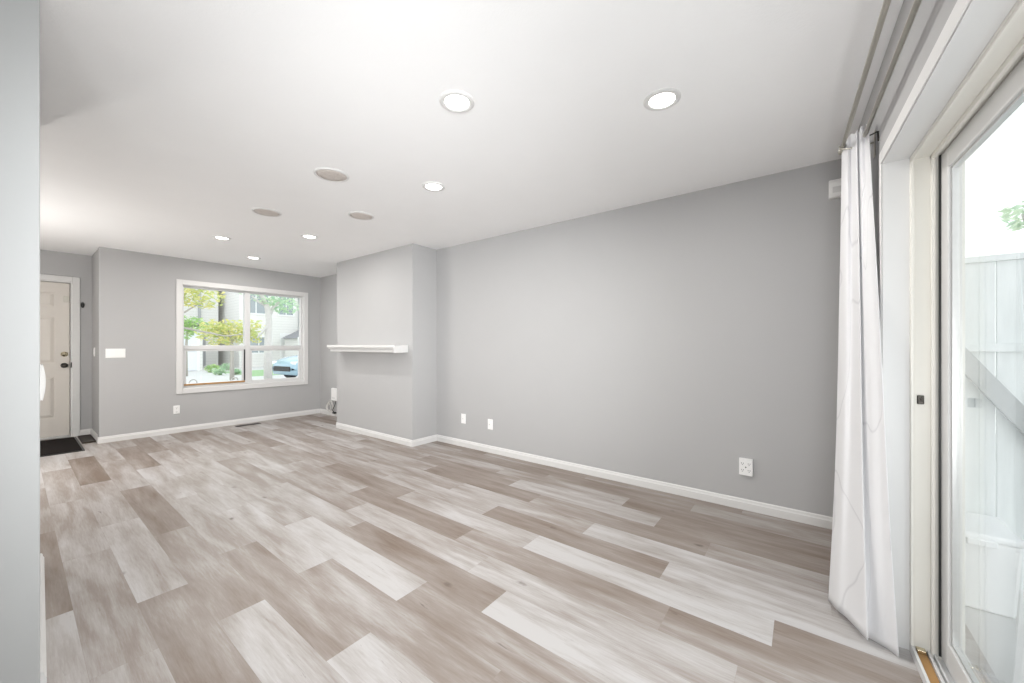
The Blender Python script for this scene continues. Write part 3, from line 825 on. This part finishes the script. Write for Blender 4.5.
# white storage bin at the foot of the fence
p = on_x(969, 545, FX - .28)
bn = thing('storage_bin', 'white lidded storage bin standing at the foot of the patio fence', 'bin', (FX - .19, p.y - .02, -.12))
bd = MB(); w0, w1, h0 = .15, .17, .36
lo = [bd.bm.verts.new(q) for q in ((-w0, -.12, 0), (w0, -.12, 0), (w0, .12, 0), (-w0, .12, 0))]
hi = [bd.bm.verts.new(q) for q in ((-w1, -.135, h0), (w1, -.135, h0), (w1, .135, h0), (-w1, .135, h0))]
bd.bm.faces.new(lo[::-1]); bd.bm.faces.new(hi)
for i in range(4): bd.bm.faces.new((lo[i], lo[(i+1) % 4], hi[(i+1) % 4], hi[i]))
bd.build('bin_body', M['bin'], bn, .012)
MB().box(-.18, .18, -.145, .145, h0, h0 + .035).build('lid', M['bin'], bn, .012)
MB().box(-.196, -.18, -.05, .05, h0 - .02, h0 + .012).build('handle', M['bin'], bn, .005)

# ------------------------------------------------------------------ leaves and trees
def leaf_mat(name, c0, c1):
    m, n, l, p = new_mat(name)
    g = n.new('ShaderNodeNewGeometry'); rp = n.new('ShaderNodeValToRGB')
    rp.color_ramp.elements[0].color = c0 + (1,); rp.color_ramp.elements[1].color = c1 + (1,)
    l.new(g.outputs['Random Per Island'], rp.inputs[0]); l.new(rp.outputs[0], p.inputs['Base Color'])
    out = [x for x in n if x.type == 'OUTPUT_MATERIAL'][0]
    tl = n.new('ShaderNodeBsdfTranslucent'); l.new(rp.outputs[0], tl.inputs[0])
    ms = n.new('ShaderNodeMixShader'); ms.inputs[0].default_value = .4
    l.new(p.outputs[0], ms.inputs[1]); l.new(tl.outputs[0], ms.inputs[2]); l.new(ms.outputs[0], out.inputs[0])
    p.inputs['Roughness'].default_value = .6
    return m
M['leaf_yellow'] = leaf_mat('yellow_green_leaves', (.50, .60, .22), (.86, .78, .34))
M['leaf_green'] = leaf_mat('green_leaves', (.30, .50, .20), (.62, .76, .34))
M['leaf_pale'] = leaf_mat('pale_green_leaves', (.40, .60, .42), (.66, .78, .55))
M['bark'] = paint('pale_bark', (.60, .58, .55), .9, .15, 12, .5, 60)
M['bark_dark'] = paint('dark_bark', (.46, .43, .39), .9, .15, 12, .5, 60)

def leaves(name, clumps, mat, size, parent, seed):
    rnd = random.Random(seed); mb = MB()
    for c, r, n in clumps:
        for _ in range(n):
            while True:
                q = Vector((rnd.uniform(-1, 1), rnd.uniform(-1, 1), rnd.uniform(-1, 1)))
                if q.length <= 1: break
            pos = Vector(c) + Vector((q.x * r[0], q.y * r[1], q.z * r[2]))
            s = size * rnd.uniform(.6, 1.3)
            rot = Matrix.Rotation(rnd.uniform(0, 2*PI), 3, 'Z') @ Matrix.Rotation(rnd.uniform(-1, 1), 3, 'X') @ Matrix.Rotation(rnd.uniform(-1, 1), 3, 'Y')
            pts = [(-s, 0, 0), (-.2*s, -.42*s, .08*s), (s, 0, -.1*s), (-.2*s, .42*s, .08*s)]
            mb.bm.faces.new([mb.bm.verts.new(pos + rot @ Vector(t)) for t in pts])
    return mb.build(name, mat, parent, 0, False, False)

GZ = -0.10                                     # street level
def tree(label, base, trunk, crown, bark, leafmat, size, seed, r0=.11):
    o = thing('street_tree', label, 'tree', base)
    B = Vector(base)
    main = [Vector(q) - B for q in trunk[0]]
    n = len(main)
    MB().tube(main, [r0 * (1 - .6 * i / (n - 1)) for i in range(n)], 10).build('trunk', bark, o, 0, True)
    for br in trunk[1:]:
        q = [Vector(x) - B for x in br]; m = len(q)
        MB().tube(q, [r0 * .5 * (1 - .7 * i / (m - 1)) for i in range(m)], 8).build('branch', bark, o, 0, True)
    leaves('crown', [(Vector(c) - B, r, k) for c, r, k in crown], leafmat, size, o, seed)
    return o
Yt = 14.5
g = lambda u, v, y=Yt: on_y(u, v, y)
def ground_at(u, y): q = on_y(u, 360, y); return Vector((q.x, q.y, GZ))
b0 = ground_at(268, Yt)
tree('pale trunked street tree in line with the right half of the window', b0,
     [[b0, g(268, 345), g(269, 322), g(267.5, 308), g(263, 298), g(257, 288)],
      [g(268.5, 318), g(273, 308), g(281, 300), g(287, 294)], [g(266, 305), g(259, 302), g(252, 296)], [g(269, 325), g(262, 332), g(257, 338)]],
     [(g(285, 305), (.50, .5, .34), 110), (g(272, 297), (.7, .5, .3), 70), (g(255, 292), (.5, .4, .25), 30)], M['bark'], M['leaf_pale'], .11, 11, .13)
Yt2 = 11.5
g2 = lambda u, v: on_y(u, v, Yt2)
b1 = ground_at(160, Yt2)
tree('yellow leaved tree reaching across the left half of the window', b1,
     [[b1, g2(162, 345), g2(165, 318), g2(172, 300), g2(182, 290)],
      [g2(166, 318), g2(185, 312), g2(205, 300)], [g2(168, 325), g2(195, 330), g2(225, 336), g2(246, 334)], [g2(172, 300), g2(168, 280), g2(165, 262)]],
     [(g2(199, 296), (.55, .4, .32), 300), (g2(187, 291), (.35, .35, .28), 140), (g2(168, 275), (.9, .7, .6), 260)], M['bark_dark'], M['leaf_yellow'], .065, 12, .06)
b3 = ground_at(232, 17.5)
g3 = lambda u, v: on_y(u, v, 17.5)
tree('low yellow and orange leaved tree in front of the white houses', b3,
     [[b3, g3(232, 352), g3(231, 340), g3(228, 330)], [g3(231, 342), g3(222, 333), g3(214, 328)], [g3(231, 342), g3(242, 334), g3(254, 330)]],
     [(g3(226, 334), (1.0, .6, .45), 420), (g3(217, 328), (.5, .5, .35), 150), (g3(238, 332), (.8, .5, .5), 260), (g3(256, 331), (.5, .4, .5), 120)], M['bark_dark'], M['leaf_yellow'], .095, 13, .08)
b4 = ground_at(186, 21.0)
g4 = lambda u, v: on_y(u, v, 21.0)
tree('small green tree beside the garage roof', b4, [[b4, g4(186, 350), g4(187, 335), g4(188, 325)], [g4(187, 335), g4(192, 328), g4(195, 322)]],
     [(g4(189, 324), (.75, .5, .35), 260), (g4(183, 330), (.4, .4, .5), 120)], M['bark_dark'], M['leaf_green'], .10, 14, .07)
# palm-like shrub tips over the patio fence
sb = thing('garden_shrub', 'thin green shrub sticking up behind the patio fence', 'shrub', (FX + .55, -1.35, -.12))
q = on_x(1022, 214, FX + .55) - Vector((FX + .55, -1.35, -.12))
MB().tube([(0, 0, 0), (0.02, 0.02, 1.2), q], [.02, .014, .006], 8).build('stem', M['bark_dark'], sb, 0, True)
leaves('foliage', [(q, (.09, .09, .10), 60)], M['leaf_pale'], .035, sb, 21)

# ------------------------------------------------------------------ the street
structure('street_ground', MB().box(-25, 45, 7.95, 60, GZ - .12, GZ), M['concrete'], 'pale paved street ground outside the front window', 'ground')
M['lawn'] = paint('lawn_grass', (.30, .46, .24), .95, .25, 25, .6, 200)
M['road'] = paint('pale_asphalt', (.50, .51, .52), .95, .08, 8, .3, 80)
tag(MB().box(6.2, 10.4, 18.6, 23.2, GZ, GZ + .004).build('lawn', M['lawn'], None), 'green lawn strip in front of the white houses', 'lawn', None, 'stuff')
tag(MB().box(-20, 40, 9.6, 13.4, GZ, GZ + .008).build('road_surface', M['road'], None), 'grey road crossing outside the front window', 'road', None, 'structure')

M['siding'] = None
def siding_mat(name, col):
    m, n, l, p = new_mat(name)
    tc = n.new('ShaderNodeTexCoord'); sp = n.new('ShaderNodeSeparateXYZ'); l.new(tc.outputs['Object'], sp.inputs[0])
    k = n.new('ShaderNodeMath'); k.operation = 'MULTIPLY'; k.inputs[1].default_value = 6.0; l.new(sp.outputs[2], k.inputs[0])
    fr = n.new('ShaderNodeMath'); fr.operation = 'FRACT'; l.new(k.outputs[0], fr.inputs[0])
    rp = n.new('ShaderNodeValToRGB'); rp.color_ramp.elements[0].position = 0.0; rp.color_ramp.elements[0].color = tuple(c * .78 for c in col) + (1,)
    rp.color_ramp.elements[1].position = .14; rp.color_ramp.elements[1].color = col + (1,)
    l.new(fr.outputs[0], rp.inputs[0]); l.new(rp.outputs[0], p.inputs['Base Color']); p.inputs['Roughness'].default_value = .7
    return m
M['siding'] = siding_mat('pale_siding', (.80, .79, .76))
M['siding_warm'] = siding_mat('warm_siding', (.80, .77, .70))
M['roof'] = paint('grey_shingles', (.27, .27, .28), .9, .2, 14, .6, 50)
M['house_trim'] = paint('house_trim', (.86, .86, .85), .6, .02)
M['garage'] = paint('garage_door_paint', (.80, .83, .88), .5, .02)
M['house_glass'] = paint('house_window_glass', (.30, .34, .36), .08, .1, 2, spec=.8)
M['house_door'] = paint('house_door_paint', (.40, .41, .42), .5, .05)

def house_window(parent, x0, x1, z0, z1, y):
    f = frame_boxes(MB(), x0, x1, z0, z1, .08, y - .05, y).build('window', M['house_trim'], parent)
    MB().box(x0 + .08, x1 - .08, y - .03, y - .005, z0 + .08, z1 - .08).build('pane', M['house_glass'], f)
    MB().box((x0+x1)/2 - .025, (x0+x1)/2 + .025, y - .045, y - .03, z0 + .08, z1 - .08).build('glazing_bar', M['house_trim'], f)
def gable_roof(parent, x0, x1, y0, y1, z0, rise, along='x', over=.3, th=.12):
    m_ = MB()
    if along == 'x':
        yc = (y0 + y1) / 2
        m_.prism([(y0 - over, z0), (yc, z0 + rise), (y1 + over, z0), (y1 + over, z0 + th), (yc, z0 + rise + th), (y0 - over, z0 + th)], 'x', x0 - over, x1 + over)
    else:
        xc = (x0 + x1) / 2
        m_.prism([(x0 - over, z0), (xc, z0 + rise), (x1 + over, z0), (x1 + over, z0 + th), (xc, z0 + rise + th), (x0 - over, z0 + th)], 'y', y0 - over, y1 + over)
    m_.build('roof', M['roof'], parent)
    f = MB(); f.box(x0 - over, x1 + over, y0 - over - .04, y0 - over, z0 - .10, z0 + .06); f.build('eave_board', M['house_trim'], parent)

# left: house with a garage wing
h = thing('townhouse', 'white townhouse with a garage at the left of the window view', 'house', (4.5, 25, GZ))
MB().box(-2.2, 1.55, 0, 4, 0, 2.2).build('garage_wing', M['siding'], h)
gm = MB(); gm.box(-1.5, 1.30, -.04, 0, .02, 1.95)
for i in range(4): gm.box(-1.46, 1.26, -.055, -.04, .06 + i * .47, .06 + i * .47 + .40)
gm.build('garage_door', M['garage'], h)
frame_boxes(MB(), -1.62, 1.42, 0, 2.08, .12, -.05, 0, 0).build('garage_trim', M['house_trim'], h)
gable_roof(h, -2.2, 1.75, 0, 4, 2.2, .55, 'y', .25)
MB().box(-2.2, 3.3, 4, 9, 0, 5.6).build('main_block', M['siding'], h)
gable_roof(h, -2.2, 3.3, 4, 9, 5.6, 1.6, 'x', .12)
MB().box(1.95, 2.65, 3.93, 4, .1, 2.2).build('front_door', M['house_door'], h)
MB().box(2.30, 2.42, 3.9, 4, 2.2, 5.6).build('downpipe', M['house_door'], h)
house_window(h, .2, 1.5, 3.4, 4.9, 4); house_window(h, -1.6, -.4, 3.4, 4.9, 4)
MB().box(1.60, 2.95, 2.9, 4, -.0, .10).build('porch_step', M['concrete'], h)
# middle: two-storey block
h = thing('townhouse', 'white two-storey townhouse in the middle of the window view', 'house', (9.6, 26.5, GZ))
MB().box(-1.45, 1.95, 0, 6, 0, 5.9).build('main_block', M['siding'], h)
gable_roof(h, -1.45, 1.95, 0, 6, 5.9, 1.6, 'x', .12)
house_window(h, -1.35, .15, 3.2, 4.7, 0); house_window(h, .6, 1.6, 3.2, 4.7, 0); house_window(h, -1.2, .3, .8, 1.9, 0)
MB().box(1.84, 1.94, -.12, 0, 0, 5.9).build('downpipe', M['house_door'], h)
MB().box(.75, 1.6, -.05, 0, .1, 2.1).build('front_door', M['house_trim'], h)
# right: lower porch with dark hip roof
h = thing('townhouse', 'pale townhouse with a dark porch roof at the right of the window view', 'house', (12.4, 24.0, GZ))
MB().box(-.45, 6, 2.2, 8, 0, 4.7).build('main_block', M['siding_warm'], h)
gable_roof(h, -.45, 6, 2.2, 8, 4.7, 1.6, 'x', .15)
pr = MB(); pr.prism([(-2.1, 1.75), (4, 1.75), (4, 2.95), (.2, 2.95)], 'y', -.2, 2.3); pr.build('porch_roof', M['roof'], h)
MB().box(-2.15, 4, -.26, -.2, 1.64, 1.80).build('eave_board', M['house_trim'], h)
MB().box(-1.9, 4, .2, 2.2, 0, 1.75).build('porch_wall', M['siding'], h)
house_window(h, -1.75, -1.05, .55, 1.55, .2)
MB().box(-.45, .45, .14, .2, .1, 1.62).build('front_door', M['house_door'], h)
for i, x in enumerate((-2.0, .75)): MB().box(x - .06, x + .06, -.18, -.06, 0, 1.70).build('porch_post', M['house_trim'], h)

# shrubs along the house fronts
for k, (u, y, s) in enumerate(((219, 20.6, .22), (226.5, 24.2, .24), (235, 20.2, .18), (277, 24.0, .22), (212.5, 22.9, .25))):
    c = ground_at(u, y)
    lab = ['low grey-green bush left of the row before the houses', 'low round bush in the middle of the row before the houses', 'low round bush at the right of the row before the houses',
           'bush between the white trunk and the blue car', 'dark bush beside the garage house door'][k]
    o = thing('garden_bush', lab, 'bush', c, 0, 'bushes in front of the houses')
    leaves('foliage', [((0, 0, s * .8), (s * 1.3, s, s * .8), 130)], M['leaf_pale'] if k < 3 else M['leaf_green'], .09, o, 40 + k)
    MB().tube([(0, 0, 0), (.02, 0, s * .9)], [.03, .015], 8).build('stem', M['bark_dark'], o, 0, True)

# ------------------------------------------------------------------ the parked car
M['car_paint'] = paint('pale_blue_car_paint', (.36, .52, .62), .25, .03, 5, coat=.6)
M['car_glass'] = paint('car_glass', (.20, .27, .31), .08, .05, 3, spec=.8)
M['tyre'] = paint('tyre_rubber', (.03, .03, .032), .85, .1, 30)
M['chrome'] = paint('wheel_alloy', (.6, .6, .6), .3, .05, 30, metal=.8)
M['lamp_lens'] = paint('lamp_lens', (.85, .88, .9), .1, .03, 10)
def car():
    c0 = on_z(282, 381.0, GZ + .008)
    o = thing('parked_car', 'pale blue car parked on the street, nose to the white tree trunk', 'car', (c0.x, c0.y, GZ + .008), 0)
    o.rotation_euler = (0, 0, math.atan2(-.794, .607) + math.radians(62))
    # x runs from nose (0) to tail (4.3), y across, z up
    xs = [0, .10, .45, .95, 1.35, 2.0, 3.0, 3.7, 4.1, 4.3]
    top = [.62, .74, .86, .93, .97, .98, .98, .98, .96, .80]
    half = [.62, .76, .84, .87, .88, .88, .88, .87, .82, .70]
    bot = [.30, .22, .19, .18, .18, .18, .18, .19, .24, .34]
    b = MB(); rings = []
    for x, t, h_, z0 in zip(xs, top, half, bot):
        ring = [(x, -h_ * .92, z0), (x, -h_, z0 + .18), (x, -h_, t - .22), (x, -h_ * .93, t - .06), (x, -h_ * .7, t), (x, 0, t + .02), (x, h_ * .7, t), (x, h_ * .93, t - .06), (x, h_, t - .22), (x, h_, z0 + .18), (x, h_ * .92, z0)]
        rings.append([b.bm.verts.new(p) for p in ring])
    n = len(rings[0])
    for A, B in zip(rings, rings[1:]):
        for i in range(n): b.bm.faces.new((A[i], A[(i+1) % n], B[(i+1) % n], B[i]))
    b.bm.faces.new(rings[0][::-1]); b.bm.faces.new(rings[-1])
    body = b.build('car_body', M['car_paint'], o, 0, True)
    gh = MB(); rr = []
    for x, zt_, hw in ((1.15, .95, .76), (1.85, 1.36, .64), (2.3, 1.44, .62), (3.1, 1.42, .62), (3.75, 1.20, .66), (4.12, .97, .72)):
        rr.append([gh.bm.verts.new(p) for p in ((x, -.80, .95), (x, -hw, zt_ - .03), (x, -hw * .8, zt_), (x, hw * .8, zt_), (x, hw, zt_ - .03), (x, .80, .95))])
    for A, B in zip(rr, rr[1:]):
        for i in range(6): gh.bm.faces.new((A[i], A[(i+1) % 6], B[(i+1) % 6], B[i]))
    gh.bm.faces.new(rr[0][::-1]); gh.bm.faces.new(rr[-1])
    gh.build('cabin_glass', M['car_glass'], o, 0, False)
    MB().prism([(1.88, 1.375), (2.3, 1.45), (3.1, 1.43), (3.72, 1.22), (3.70, 1.25), (3.1, 1.47), (2.3, 1.49), (1.86, 1.40)], 'y', -.56, .56).build('car_roof', M['car_paint'], o, .01)
    for s in (-1, 1):
        MB().tube([(1.15, s * .79, .96), (1.85, s * .655, 1.37), (2.35, s * .635, 1.455), (3.1, s * .635, 1.435), (3.75, s * .675, 1.21), (4.1, s * .735, .98)], .028, 6).build('roof_pillar', M['car_paint'], o)
        MB().tube([(2.55, s * .81, .96), (2.55, s * .635, 1.44)], .03, 6).build('roof_pillar', M['car_paint'], o)
        MB().box(.03, .20, s * .42, s * .70, .60, .72).build('headlight', M['lamp_lens'], o, .03)
        MB().box(1.42, 1.60, s * .88, s * 1.02, .95, 1.06).build('wing_mirror', M['car_paint'], o, .02)
        for x in (.85, 3.45):
            mt_ = Matrix.Translation((x, s * .80, .31)) @ Matrix.Rotation(-s * PI / 2, 4, 'X')
            w = MB().lathe([(0, -.06), (.28, -.06), (.31, -.03), (.31, .07), (.28, .10), (.20, .10)], 24, mt_).build('wheel', M['tyre'], o, 0, True)
            MB().lathe([(.20, .10), (.19, .08), (.05, .09), (0, .10)], 24, mt_).build('hub_cap', M['chrome'], w, 0, True)
    MB().box(-.03, .06, -.5, .5, .36, .54).build('front_grille', M['black'], o, .02)
car()
